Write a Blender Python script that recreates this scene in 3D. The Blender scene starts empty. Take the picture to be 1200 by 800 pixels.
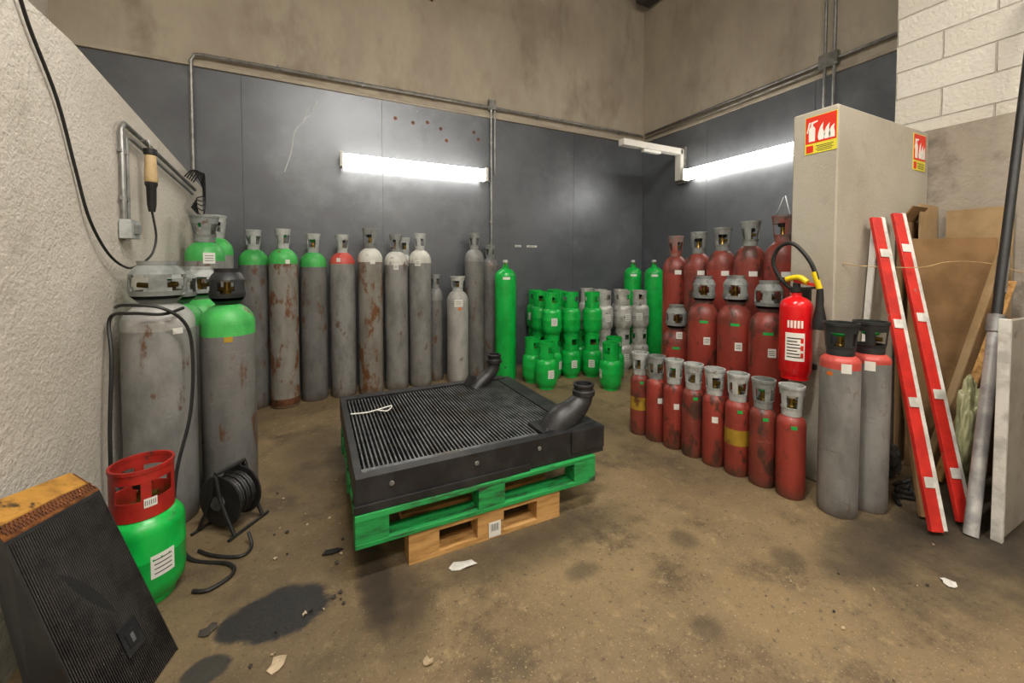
import bpy, math, random
from mathutils import Vector, Matrix, noise
random.seed(7)
scene = bpy.context.scene
scene.view_settings.view_transform = 'Standard'
pi = math.pi

def C(h):
    h = h.lstrip('#')
    o = []
    for i in (0, 2, 4):
        c = int(h[i:i+2], 16)/255
        o.append(c/12.92 if c <= .04045 else ((c+.055)/1.055)**2.4)
    return (o[0], o[1], o[2], 1)

# ------------------------------------------------------------ materials
def M(name, col, col2=None, scale=6, lo=.4, hi=.65, rough=.5, metal=0, bump=0, bscale=40,
      col3=None, c3scale=3, c3lo=.6, c3hi=.68, stretch=(1, 1, 1), emis=0, trans=0, detail=6, zdirt=None, scuff=None):
    m = bpy.data.materials.new(name); m.use_nodes = True
    nt = m.node_tree; N = nt.nodes; L = nt.links
    b = N['Principled BSDF']
    b.inputs['Roughness'].default_value = rough
    b.inputs['Metallic'].default_value = metal
    b.inputs['Base Color'].default_value = C(col)
    if trans: b.inputs['Transmission Weight'].default_value = trans
    if emis:
        b.inputs['Emission Color'].default_value = C(col)
        b.inputs['Emission Strength'].default_value = emis
    if not (col2 or col3 or bump): return m
    tc = N.new('ShaderNodeTexCoord'); oi = N.new('ShaderNodeObjectInfo')
    mul = N.new('ShaderNodeMath'); mul.operation = 'MULTIPLY'; mul.inputs[1].default_value = 37.3
    L.new(oi.outputs['Random'], mul.inputs[0])
    add = N.new('ShaderNodeVectorMath'); add.operation = 'ADD'
    L.new(tc.outputs['Object'], add.inputs[0]); L.new(mul.outputs[0], add.inputs[1])
    mp = N.new('ShaderNodeMapping'); mp.inputs['Scale'].default_value = stretch
    L.new(add.outputs[0], mp.inputs['Vector'])
    def nz(s, d=detail, src=None):
        n = N.new('ShaderNodeTexNoise'); n.inputs['Scale'].default_value = s
        n.inputs['Detail'].default_value = d; n.inputs['Roughness'].default_value = .65
        L.new((src or mp).outputs[0], n.inputs['Vector']); return n
    def ramp(sock, a, c, t0=0, t1=1):
        r = N.new('ShaderNodeMapRange'); r.inputs['From Min'].default_value = a
        r.inputs['From Max'].default_value = c; r.interpolation_type = 'SMOOTHSTEP'
        r.inputs['To Min'].default_value = t0; r.inputs['To Max'].default_value = t1
        L.new(sock, r.inputs['Value']); return r
    def mix(fac, a, bcol):
        x = N.new('ShaderNodeMix'); x.data_type = 'RGBA'
        L.new(fac, x.inputs['Factor'])
        if isinstance(a, tuple): x.inputs[6].default_value = a
        else: L.new(a, x.inputs[6])
        x.inputs[7].default_value = bcol
        return x.outputs[2]
    cur = C(col)
    if col2: cur = mix(ramp(nz(scale).outputs['Fac'], lo, hi).outputs[0], cur, C(col2))
    if scuff:   # thin horizontal rub marks
        m2 = N.new('ShaderNodeMapping'); m2.inputs['Scale'].default_value = (3, 3, 26)
        L.new(add.outputs[0], m2.inputs['Vector'])
        cur = mix(ramp(nz(3.2, 6, m2).outputs['Fac'], .60, .72, 0, .75).outputs[0], cur, C(scuff))
    if col3: cur = mix(ramp(nz(c3scale, 10).outputs['Fac'], c3lo, c3hi).outputs[0], cur, C(col3))
    if zdirt:
        sx = N.new('ShaderNodeSeparateXYZ'); L.new(tc.outputs['Object'], sx.inputs[0])
        ma = N.new('ShaderNodeMath'); ma.operation = 'MULTIPLY_ADD'; L.new(nz(4, 8).outputs['Fac'], ma.inputs[0])
        ma.inputs[1].default_value = zdirt[0]*1.6; L.new(sx.outputs[2], ma.inputs[2])
        cur = mix(ramp(ma.outputs[0], zdirt[0]*.7, zdirt[0]*1.9, zdirt[2], 0).outputs[0], cur, C(zdirt[1]))
    if not isinstance(cur, tuple): L.new(cur, b.inputs['Base Color'])
    if bump:
        bp = N.new('ShaderNodeBump'); bp.inputs['Strength'].default_value = bump
        bp.inputs['Distance'].default_value = .01
        L.new(nz(bscale, 4).outputs['Fac'], bp.inputs['Height']); L.new(bp.outputs[0], b.inputs['Normal'])
    return m

def steel(name, col, rust='#5f4330', dark=None, amt=.60, scuff=None):
    return M(name, col, dark or None, scale=5, lo=.35, hi=.7, rough=.45, metal=.0, col3=rust, c3scale=7,
             c3lo=amt-.015, c3hi=amt+.075, bump=.15, bscale=60, stretch=(1.5, 1.5, .7), zdirt=(.09, '#4b3a2a', .7), scuff=scuff)

m_gray = steel('cyl_gray', '#8a8a88', dark='#6d6d6b', scuff='#565452')
m_grayd = steel('cyl_gray_dark', '#747371', dark='#5b5b59', amt=.57, scuff='#918f8b')
m_grayl = steel('cyl_gray_light', '#a9a9a6', dark='#8e8e8b', amt=.62, scuff='#6f6c68')
m_rusty = steel('cyl_gray_rusty', '#8a8881', dark='#726d64', amt=.51, rust='#6b472c', scuff='#a09b90')
m_green = M('paint_green', '#12ae46', '#0f9a3c', scale=8, rough=.32, col3='#2c6a38', c3lo=.62, c3hi=.72, c3scale=12)
m_greens = steel('shoulder_green', '#46b356', dark='#369348', amt=.62, scuff='#7fae84')
m_red = steel('cyl_red', '#963a2f', dark='#7a2e25', rust='#4b2a20', amt=.55, scuff='#5c2a22')
m_redd = steel('cyl_red_dull', '#853a30', dark='#6a2e26', rust='#452c24', amt=.53, scuff='#a5695c')
m_redshoulder = steel('shoulder_red', '#c9524a', dark='#b04238', rust='#8c8079', amt=.6)
m_white = steel('shoulder_white', '#cdcdc6', dark='#b0afa8', scuff='#8d8a82')
m_yellow = steel('band_yellow', '#a8892a', dark='#8c6f20', rust='#5d3a20', amt=.55)
m_cap = M('guard_gray', '#868a88', '#676a68', scale=10, rough=.5, col3='#5d4a40', c3scale=14, bump=.1)
m_capl = M('guard_light', '#b2b6b4', '#929694', scale=10, rough=.45, col3='#7a6a5c', c3scale=14)
m_capred = M('guard_rust_red', '#8a4a40', '#6f6a67', scale=9, rough=.55, col3='#55382f', c3scale=12)
m_capblk = M('guard_black', '#2c2e2f', '#1d1e1f', scale=10, rough=.5)
m_brass = M('brass', '#8d7338', rough=.35, metal=.8)
m_blk = M('black_rubber', '#131313', '#1f1e1d', scale=20, rough=.55)
m_blkpaint = M('black_paint', '#17171a', '#2a2a2b', scale=6, rough=.45, col3='#7d7c7a', c3scale=9, c3lo=.66, c3hi=.70)
m_fin = M('fin_metal', '#707274', '#444648', scale=10, rough=.38, metal=.45, col3='#4e473d', c3scale=4, c3lo=.5, c3hi=.7)
m_findark = M('fin_dark', '#0b0b0b', rough=.8)
m_corefin = M('core_fin', '#3d3835', '#272322', scale=12, rough=.5, metal=.2)
m_lab = M('label_white', '#d9d9d2', rough=.6)
m_labg = M('label_green', '#18a045', rough=.5)
m_ink = M('label_ink', '#303030', rough=.7)
m_labo = M('label_orange', '#d2691e', rough=.5)
m_zinc = M('zinc_tube', '#8b8b89', '#6f6f6c', scale=12, rough=.4, metal=.5)
m_whitepl = M('white_plastic', '#d8d6cf', rough=.45)
m_lamp = M('lamp_diffuser', '#fff8ec', emis=17)
m_tube = M('fluorescent_tube', '#fff4e4', emis=120)
m_wood = M('wood_raw', '#c2965c', '#a0763f', scale=5, stretch=(1, 8, 8), rough=.7, col3='#6a4c2c', c3scale=5)
m_woodg = M('wood_green', '#21964a', '#167238', scale=6, stretch=(1, 5, 5), rough=.6, col3='#2f3e2c', c3scale=6, c3lo=.53, c3hi=.67)
m_card = M('cardboard', '#8c6c48', '#765a38', scale=3, rough=.85, bump=.05)
m_cardl = M('cardboard_light', '#a58b66', '#8e744f', scale=3, rough=.85)
m_redpl = M('barrier_red', '#cc2d24', '#b0231c', scale=9, rough=.45, col3='#8d7d78', c3scale=12, c3lo=.64, c3hi=.7)
m_wpl = M('barrier_white', '#dcdad4', '#b5b3ac', scale=9, rough=.45)
m_alu = M('aluminium', '#c2c2bf', '#98989a', scale=9, rough=.4, metal=.3)
m_ext = M('extinguisher_red', '#d4161c', rough=.22)
m_yel = M('yellow_plastic', '#e8cc1c', rough=.4)
m_signr = M('sign_red', '#d8321f', rough=.4)
m_signw = M('sign_white', '#ece8e0', rough=.4)
m_signy = M('sign_yellow', '#e0d440', rough=.4)
m_tan = M('tan_sleeve', '#c2a87c', '#a38558', scale=12, rough=.6)
m_copper = M('copper_honeycomb', '#8a5426', '#5c3416', scale=30, rough=.5, metal=.4, bump=.3, bscale=60)
m_rust = M('rust', '#6b3f24', '#3e2415', scale=14, rough=.8, bump=.3)
m_redcol = M('collar_red', '#a8261e', '#86201a', scale=8, rough=.45, col3='#4a3028', c3scale=12)
m_bag = M('clear_plastic', '#c3c59a', '#9a9d76', scale=7, rough=.22, trans=.15)
m_junk = M('dark_rubbish', '#2b2825', '#3c3730', scale=9, rough=.85, bump=.4)
m_board = M('coated_board', '#8f897f', '#7a7369', scale=4, rough=.6, col3='#5b544b', c3scale=5)
m_paper = M('paper', '#b8a68b', '#8d7b60', scale=10, rough=.9)
m_och = M('resin_ochre', '#b58436', '#8a6026', scale=14, rough=.6, col3='#3c2c1c', c3scale=7, c3lo=.55, c3hi=.62)

# ------------------------------------------------------------ mesh builder
class B:
    def __init__(s): s.V = []; s.F = []; s.MI = []; s.S = []; s.mats = []
    def mi(s, m):
        if m not in s.mats: s.mats.append(m)
        return s.mats.index(m)
    def add(s, vs, fs, mat, smooth=False, mtx=None):
        o = len(s.V)
        for v in vs: s.V.append((mtx @ Vector(v)) if mtx is not None else Vector(v))
        k = s.mi(mat)
        for f in fs: s.F.append(tuple(i+o for i in f)); s.MI.append(k); s.S.append(smooth)
    def hexa(s, vs, mat):
        s.add(vs, [(0,3,2,1),(4,5,6,7),(0,1,5,4),(1,2,6,5),(2,3,7,6),(3,0,4,7)], mat)
    def box(s, c, d, mat, rot=(0, 0, 0), mtx=None):
        x, y, z = d[0]/2, d[1]/2, d[2]/2
        vs = [(-x,-y,-z),(x,-y,-z),(x,y,-z),(-x,y,-z),(-x,-y,z),(x,-y,z),(x,y,z),(-x,y,z)]
        fs = [(0,3,2,1),(4,5,6,7),(0,1,5,4),(1,2,6,5),(2,3,7,6),(3,0,4,7)]
        from mathutils import Euler
        T = Matrix.Translation(c) @ Euler(rot).to_matrix().to_4x4()
        if mtx is not None: T = mtx @ T
        s.add(vs, fs, mat, False, T)
    def box2(s, a, b, mat):
        s.box([(a[i]+b[i])/2 for i in range(3)], [abs(b[i]-a[i]) for i in range(3)], mat)
    def lathe(s, prof, mat, seg=28, mtx=None, smooth=True):
        for i in range(len(prof)-1):
            r0, z0 = prof[i][:2]; r1, z1 = prof[i+1][:2]
            mm = prof[i][2] if len(prof[i]) > 2 else mat
            vs = []; fs = []
            for k in range(seg):
                a = 2*pi*k/seg; vs.append((r0*math.cos(a), r0*math.sin(a), z0))
            for k in range(seg):
                a = 2*pi*k/seg; vs.append((r1*math.cos(a), r1*math.sin(a), z1))
            if r0 < 1e-6 and r1 < 1e-6: continue
            if r0 < 1e-6:
                s.add([(0,0,z0)]+vs[seg:], [(0, (k+1) % seg+1, k+1) for k in range(seg)], mm, smooth, mtx)
            elif r1 < 1e-6:
                s.add([(0,0,z1)]+vs[:seg], [(0, k+1, (k+1) % seg+1) for k in range(seg)], mm, smooth, mtx)
            else:
                for k in range(seg):
                    j = (k+1) % seg; fs.append((k, j, seg+j, seg+k))
                s.add(vs, fs, mm, smooth, mtx)
    def arc(s, rb, rt, z0, z1, a0, a1, th, mat, n=10, mtx=None):
        full = abs(a1-a0) >= 2*pi-1e-4
        vs = []; fs = []
        for k in range(n+1):
            a = a0+(a1-a0)*k/n; c, d = math.cos(a), math.sin(a)
            for (r, z) in ((rb, z0), (rt, z1), (rt-th, z1), (rb-th, z0)):
                vs.append((r*c, r*d, z))
        for k in range(n):
            o = 4*k
            for e in range(4):
                f = (e+1) % 4
                fs.append((o+e, o+4+e, o+4+f, o+f))
        if not full: fs += [(0, 1, 2, 3), (4*n+3, 4*n+2, 4*n+1, 4*n)]
        s.add(vs, fs, mat, True, mtx)
    def tube(s, pts, r, mat, seg=8, sub=6, mtx=None):
        P = [Vector(p) for p in pts]
        R = r if isinstance(r, (list, tuple)) else None
        if sub > 1 and len(P) > 2:
            Q = []; RR = []
            for i in range(len(P)-1):
                p0 = P[max(i-1, 0)]; p1 = P[i]; p2 = P[i+1]; p3 = P[min(i+2, len(P)-1)]
                for t in range(sub):
                    u = t/sub
                    Q.append(.5*((2*p1)+(-p0+p2)*u+(2*p0-5*p1+4*p2-p3)*u*u+(-p0+3*p1-3*p2+p3)*u**3))
                    if R: RR.append(R[i]+(R[i+1]-R[i])*u)
            Q.append(P[-1]); P = Q
            if R: RR.append(R[-1]); R = RR
        vs = []; fs = []; up = None
        for i, p in enumerate(P):
            t = (P[min(i+1, len(P)-1)]-P[max(i-1, 0)]).normalized()
            if up is None:
                up = Vector((0, 0, 1)) if abs(t.z) < .9 else Vector((1, 0, 0))
            sd = t.cross(up); sd.normalize(); up = sd.cross(t).normalized()
            rr = R[i] if R else r
            for k in range(seg):
                a = 2*pi*k/seg; vs.append(p+(sd*math.cos(a)+up*math.sin(a))*rr)
        for i in range(len(P)-1):
            for k in range(seg):
                j = (k+1) % seg; fs.append((i*seg+k, i*seg+j, (i+1)*seg+j, (i+1)*seg+k))
        fs.append(tuple(range(seg))[::-1]); n = len(P)-1; fs.append(tuple(n*seg+k for k in range(seg)))
        s.add(vs, fs, mat, True, mtx)
    def prism(s, pts2, z0, z1, mat, mtx=None):
        n = len(pts2)
        vs = [(p[0], p[1], z0) for p in pts2]+[(p[0], p[1], z1) for p in pts2]
        fs = [tuple(range(n))[::-1], tuple(range(n, 2*n))]
        for k in range(n): fs.append((k, (k+1) % n, n+(k+1) % n, n+k))
        s.add(vs, fs, mat, False, mtx)
    def mesh(s, name):
        me = bpy.data.meshes.new(name)
        me.from_pydata([tuple(v) for v in s.V], [], s.F)
        for m in s.mats: me.materials.append(m)
        me.polygons.foreach_set('material_index', s.MI)
        me.polygons.foreach_set('use_smooth', s.S)
        me.update()
        import bmesh
        bm = bmesh.new(); bm.from_mesh(me)
        bmesh.ops.remove_doubles(bm, verts=bm.verts, dist=1e-5)
        bmesh.ops.recalc_face_normals(bm, faces=bm.faces)
        for e in bm.edges:
            if len(e.link_faces) == 2 and e.calc_face_angle(0) > math.radians(38): e.smooth = False
        bm.to_mesh(me); bm.free()
        return me
    def finish(s, name, loc=(0, 0, 0), rotz=0, bevel=0, center=True):
        me = s.mesh(name)
        if center and loc == (0, 0, 0):
            c = sum((v.co for v in me.vertices), Vector())/len(me.vertices)
            zmin = min(v.co.z for v in me.vertices); c.z = zmin
            me.transform(Matrix.Translation(-c)); loc = c
        return place(name, me, loc, rotz, bevel)
def place(name, me, loc, rotz=0, bevel=0):
    o = bpy.data.objects.new(name, me); o.location = loc; o.rotation_euler = (0, 0, rotz)
    scene.collection.objects.link(o)
    if bevel:
        md = o.modifiers.new('bevel', 'BEVEL'); md.width = bevel; md.segments = 2
        md.limit_method = 'ANGLE'; md.angle_limit = math.radians(40)
    return o

# ------------------------------------------------------------ room shell
def wall_mat(name, c1, c2, c3, bump, bs, lo=.5, hi=.7, c3scale=2.0, rough=.9, st=(1, 1, 1), zd=None):
    return M(name, c1, c2, scale=1.3, lo=.35, hi=.7, rough=rough, col3=c3, c3scale=c3scale, c3lo=lo, c3hi=hi, bump=bump, bscale=bs, stretch=st, zdirt=zd)
m_up = wall_mat('upper_concrete', '#b0a797', '#9c9284', '#7d7263', .25, 30, .48, .82, st=(1, 1, .5))
m_left = wall_mat('rough_plaster', '#d4cec4', '#c1baae', '#8c8172', .9, 45, .56, .8, zd=(.30, '#6e6558', .7))
m_slab = wall_mat('column_plaster', '#aea89a', '#9f9889', '#827a6c', .35, 70, .53, .8, zd=(.22, '#6a6256', .7))
m_ceil = wall_mat('ceiling_concrete', '#6e675c', '#5a544a', '#3d3932', .3, 20)
m_low = wall_mat('rough_render', '#a0978a', '#8c8376', '#675f54', .6, 40, zd=(.3, '#50483e', .8))

def floor_material():
    m = bpy.data.materials.new('stained_concrete'); m.use_nodes = True
    nt = m.node_tree; N = nt.nodes; L = nt.links; b = N['Principled BSDF']
    tc = N.new('ShaderNodeTexCoord')
    def nz(s, d=8, r=.6):
        n = N.new('ShaderNodeTexNoise'); n.inputs['Scale'].default_value = s; n.inputs['Detail'].default_value = d
        n.inputs['Roughness'].default_value = r; L.new(tc.outputs['Object'], n.inputs['Vector']); return n.outputs['Fac']
    def mr(v, a, c, t0=0, t1=1):
        r = N.new('ShaderNodeMapRange'); r.inputs['From Min'].default_value = a; r.inputs['From Max'].default_value = c
        r.inputs['To Min'].default_value = t0; r.inputs['To Max'].default_value = t1
        r.interpolation_type = 'SMOOTHSTEP'; L.new(v, r.inputs['Value']); return r.outputs[0]
    def mix(f, a, c):
        x = N.new('ShaderNodeMix'); x.data_type = 'RGBA'; L.new(f, x.inputs['Factor'])
        if isinstance(a, tuple): x.inputs[6].default_value = a
        else: L.new(a, x.inputs[6])
        x.inputs[7].default_value = c; return x.outputs[2]
    cur = mix(mr(nz(.9), .35, .65), C('#837051'), C('#6d5c42'))
    cur = mix(mr(nz(2.6, 12, .72), .47, .68), cur, C('#4f4230'))
    cur = mix(mr(nz(14, 10, .7), .53, .72), cur, C('#93815f'))
    cur = mix(mr(nz(45, 6, .7), .55, .70), cur, C('#41372a'))
    cur = mix(mr(nz(120, 3, .6), .60, .70), cur, C('#a89776'))
    wob = nz(6, 8, .65)
    sx = N.new('ShaderNodeSeparateXYZ'); L.new(tc.outputs['Object'], sx.inputs[0])
    rough = None
    stains_and_shade = [(-.3, 2.2, .5, .7, '#463b2b', .9, .55), (-.1, 1.45, .4, .25, '#4a3f2f', .9, .5), (2.2, 2.9, .3, 1.3, '#463b2c', .9, .45),
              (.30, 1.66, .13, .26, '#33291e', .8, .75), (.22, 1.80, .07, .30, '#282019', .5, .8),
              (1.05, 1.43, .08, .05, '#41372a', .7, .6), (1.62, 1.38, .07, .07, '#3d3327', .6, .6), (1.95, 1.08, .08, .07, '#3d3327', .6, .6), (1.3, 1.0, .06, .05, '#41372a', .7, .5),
              (.95, 1.70, .55, .16, '#372e22', .8, .75), (3.1, .78, .95, .36, '#211d18', .9, .95), (3.2, .25, .9, .28, '#342c22', .9, .75), (2.35, .95, .35, .12, '#362e23', .8, .6),  # first entry: pallet's shadow on the floor, painted into the colour
              (.02, 3.2, .3, .5, '#433829', .8, .6),
              (-.14, 1.78, .19, .125, '#232426', .16, .96), (-.33, 1.63, .075, .055, '#2a2927', .2, .92)]
    for (x, y, rx, ry, col, soft, st) in stains_and_shade:
        def lin(s, c, r):
            a = N.new('ShaderNodeMath'); a.operation = 'SUBTRACT'; L.new(s, a.inputs[0]); a.inputs[1].default_value = c
            d = N.new('ShaderNodeMath'); d.operation = 'DIVIDE'; L.new(a.outputs[0], d.inputs[0]); d.inputs[1].default_value = r
            ab = N.new('ShaderNodeMath'); ab.operation = 'MULTIPLY'; L.new(d.outputs[0], ab.inputs[0]); L.new(d.outputs[0], ab.inputs[1])
            return ab.outputs[0]
        a = N.new('ShaderNodeMath'); L.new(lin(sx.outputs[0], x, rx), a.inputs[0]); L.new(lin(sx.outputs[1], y, ry), a.inputs[1])
        w = N.new('ShaderNodeMath'); w.operation = 'MULTIPLY_ADD'; L.new(wob, w.inputs[0]); w.inputs[1].default_value = 2.0
        L.new(a.outputs[0], w.inputs[2])
        f = mr(w.outputs[0], 2.0-soft*1.5, 2.0+soft*1.2, st, 0)
        cur = mix(f, cur, C(col))
        if soft == .16:
            rough = mr(f, 0, 1, .62, .42)
    L.new(cur, b.inputs['Base Color'])
    L.new(rough, b.inputs['Roughness'])
    bp = N.new('ShaderNodeBump'); bp.inputs['Strength'].default_value = .3; bp.inputs['Distance'].default_value = .01
    L.new(nz(60, 6), bp.inputs['Height']); L.new(bp.outputs[0], b.inputs['Normal'])
    return m
m_floor = floor_material()

def block_material():
    m = bpy.data.materials.new('painted_blockwork'); m.use_nodes = True
    nt = m.node_tree; N = nt.nodes; L = nt.links; b = N['Principled BSDF']
    tc = N.new('ShaderNodeTexCoord'); sx = N.new('ShaderNodeSeparateXYZ'); L.new(tc.outputs['Object'], sx.inputs[0])
    cb = N.new('ShaderNodeCombineXYZ'); L.new(sx.outputs[1], cb.inputs[0]); L.new(sx.outputs[2], cb.inputs[1])
    br = N.new('ShaderNodeTexBrick'); L.new(cb.outputs[0], br.inputs['Vector'])
    br.inputs['Scale'].default_value = 1; br.inputs['Brick Width'].default_value = .5; br.inputs['Row Height'].default_value = .2
    br.inputs['Mortar Size'].default_value = .007; br.inputs['Mortar Smooth'].default_value = .6
    br.inputs['Color1'].default_value = C('#cfcac0'); br.inputs['Color2'].default_value = C('#c4beb3'); br.inputs['Mortar'].default_value = C('#b0a99d')
    n = N.new('ShaderNodeTexNoise'); n.inputs['Scale'].default_value = 40; L.new(tc.outputs['Object'], n.inputs['Vector'])
    L.new(br.outputs['Color'], b.inputs['Base Color']); b.inputs['Roughness'].default_value = .8
    b1 = N.new('ShaderNodeBump'); b1.invert = True; b1.inputs['Strength'].default_value = .8; b1.inputs['Distance'].default_value = .01; L.new(br.outputs['Fac'], b1.inputs['Height'])
    b2 = N.new('ShaderNodeBump'); b2.inputs['Strength'].default_value = .7; b2.inputs['Distance'].default_value = .01; L.new(n.outputs['Fac'], b2.inputs['Height'])
    L.new(b1.outputs[0], b2.inputs['Normal']); L.new(b2.outputs[0], b.inputs['Normal'])
    return m
m_block = block_material()
m_panel = M('slate_sheet_metal', '#6d7177', '#5c6066', scale=1.2, lo=.35, hi=.7, rough=.38, metal=.4, col3='#7c8187', c3scale=1.6, c3lo=.5, c3hi=.8)

def room_box(name, a, b, mat):
    q = B(); q.box2(a, b, mat); me = q.mesh(name); return place(name, me, (0, 0, 0))
H = 5.42
room_box('floor', (-2.1, -3.1, -.1), (4.8, 4.9, 0), m_floor)
room_box('ceiling', (-2.1, -3.1, H), (4.8, 4.9, H+.1), m_ceil)
room_box('wall_back', (-2.1, 4.75, 0), (4.8, 4.9, H), m_up)
room_box('wall_right', (4.61, 1.5, 0), (4.8, 4.75, H), m_up)
room_box('wall_front', (-2.1, -3.1, 0), (4.8, -3.0, H), m_up)
room_box('wall_left_upper', (-2.1, -3.0, 0), (-1.95, 4.75, H), m_left)
room_box('wall_right_blockwork', (4.0, -3.0, 2.32), (4.61, 1.5, H), m_block)
room_box('wall_right_base', (4.0, -3.0, 0), (4.61, 1.5, 2.32), m_low)
room_box('wall_partition', (2.78, 1.305, 0), (3.999, 1.555, 2.30), m_slab).modifiers.new('b', 'BEVEL').width = .008
q = B()
ys = [-3, 2.4, 4.749]; xs = [-.90, -.905, -.945]; zs = [2.33, 2.30, 2.08]
vs = []
for y, x, z in zip(ys, xs, zs): vs += [(x, y, 0), (x, y, z), (-1.949, y, z), (-1.949, y, 0)]
fs = [(0, 1, 2, 3), (8, 11, 10, 9)]
for k in (0, 4):
    for e in range(4): fs.append((k+e, k+4+e, k+4+(e+1) % 4, k+(e+1) % 4))
q.add(vs, fs, m_left); place('wall_left', q.mesh('wall_left'), (0, 0, 0))

q = B()
for (x0, x1) in ((-1.94, -.62), (-.616, .70), (.704, 2.02), (2.024, 3.30), (3.304, 4.605)):
    q.box2((x0, 4.738, .02), (x1, 4.749, 3.20), m_panel)
for i in range(26):
    x = -.5+i*.2
    q.lathe([(0, .002), (.006, .001), (.008, 0)], m_zinc, 8, Matrix.Translation((x, 4.738, 3.14)) @ Matrix.Rotation(pi/2, 4, 'X'))
for (x, z) in ((.85, 3.02), (1.05, 3.0), (1.22, 3.03), (1.38, 2.98), (1.45, 2.85), (1.80, 3.0), (1.86, 2.92)):
    q.lathe([(0, .002), (.018, .001), (.022, 0)], m_rust, 9, Matrix.Translation((x, 4.738, z)) @ Matrix.Rotation(pi/2, 4, 'X'))
m_chalk = M('chalk_scratch', '#c4c9cb', rough=.9)
q.tube([(-.02, 4.737, 3.02), (-.08, 4.737, 2.85), (-.16, 4.737, 2.72), (-.20, 4.737, 2.5), (-.26, 4.737, 2.3)], .006, m_chalk, 5)
q.tube([(-.08, 4.737, 2.85), (.0, 4.737, 2.95), (.05, 4.737, 3.06)], .005, m_chalk, 5)
q.finish('metal_wall_cladding_back')
q = B()
for (y0, y1) in ((1.52, 2.35), (2.354, 3.6), (3.604, 4.73)):
    q.box2((4.598, y0, .02), (4.609, y1, 3.22), m_panel)
q.tube([(4.596, 2.62, 2.10), (4.596, 2.56, 1.85)], .006, m_chalk, 5, 1)
q.tube([(4.596, 2.50, 2.12), (4.596, 2.49, 1.83)], .006, m_chalk, 5, 1)
q.tube([(4.596, 2.72, 1.88), (4.596, 2.64, 2.09)], .004, m_chalk, 5, 1)
q.finish('metal_wall_cladding_right')
q = B(); q.box2((-1.94, 4.715, 3.205), (4.60, 4.749, 3.235), m_up); q.finish('trim_back')
q = B(); q.box2((4.58, 1.5, 3.225), (4.609, 4.71, 3.255), m_up); q.finish('trim_right')

# conduits
q = B()
q.tube([(-1.0, 4.70, 2.1), (-1.0, 4.70, 3.24), (-.97, 4.70, 3.30), (-.9, 4.70, 3.31), (2.0, 4.70, 3.33), (4.55, 4.70, 3.33)], .016, m_zinc, 8, 1)
q.tube([(2.02, 4.70, 3.33), (2.02, 4.70, 1.6)], .013, m_zinc, 8, 1)
q.tube([(2.07, 4.70, 3.30), (2.07, 4.70, 2.5)], .009, m_zinc, 8, 1)
q.box((2.03, 4.70, 3.36), (.09, .05, .12), m_zinc)
for x in (-.3, .5, 1.3, 2.7, 3.4, 4.1): q.box((x, 4.71, 3.325), (.02, .03, .05), m_zinc)
for z in (1.9, 2.4, 2.9): q.box((2.02, 4.71, z), (.05, .02, .02), m_zinc)
q.finish('conduit_back')
q = B()
q.tube([(4.57, 4.66, 3.34), (4.57, 1.6, 3.36)], .016, m_zinc, 8, 1)
q.tube([(4.57, 4.66, 3.28), (4.57, 2.25, 3.30)], .010, m_zinc, 8, 1)
for y in (2.18, 2.26): q.tube([(4.57, y, 2.7), (4.57, y, 5.3)], .014, m_zinc, 8, 1)
q.box((4.56, 2.22, 3.36), (.06, .16, .12), m_zinc)
q.finish('conduit_right')
q = B()
q.tube([(4.50, 4.2, 5.3), (-1.5, 4.2, 5.3)], .05, m_blk, 10, 1)
q.box2((4.3, -2.9, 5.2), (4.55, 4.6, 5.42), m_junk)
q.finish('ceiling_service_pipe')
q = B()
q.box((1.32, 4.71, 4.62), (.06, .07, .35), m_rust, (0, .35, 0)); q.box((1.40, 4.735, 4.80), (.2, .02, .12), m_rust)
q.finish('rusty_wall_bracket')

# strip lamps
def batten(name, L):
    q = B()
    q.box((0, 0, .03), (L, .07, .06), m_whitepl)
    pr = [(-.075, -.03), (-.06, -.08), (.0, -.10), (.06, -.08), (.075, -.03), (.06, 0.0), (-.06, 0.0)]
    vs = []; n = len(pr)
    for x in (-L/2+.02, L/2-.02):
        for (a, b) in pr: vs.append((x, a, b))
    fs = [tuple(range(n)), tuple(range(n, 2*n))[::-1]]+[(k, (k+1) % n, n+(k+1) % n, n+k) for k in range(n)]
    q.add(vs, fs, m_lamp)
    for s in (-1, 1): q.box((s*(L/2-.01), 0, -.04), (.03, .155, .12), m_whitepl)
    return q
q = batten('strip_lamp', 1.66); me = q.mesh('strip_lamp')
o = place('strip_lamp', me, (1.09, 4.672, 2.46)); o.rotation_euler = (-pi/2, 0, 0)
me = batten('strip_lamp', 1.66).mesh('strip_lamp')
o = place('strip_lamp', me, (4.532, 3.02, 2.56)); o.rotation_euler = (-pi/2, 0, -pi/2)
q = B()
q.box((4.02, 3.98, 2.90), (1.05, .10, .08), m_whitepl); q.box((4.0, 3.98, 2.85), (.30, .06, .05), m_lab)
q.box((4.53, 3.98, 2.72), (.06, .10, .42), m_whitepl); q.box((4.575, 3.98, 2.72), (.04, .14, .5), m_zinc)
q.finish('lamp_bracket', bevel=.006)

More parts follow.
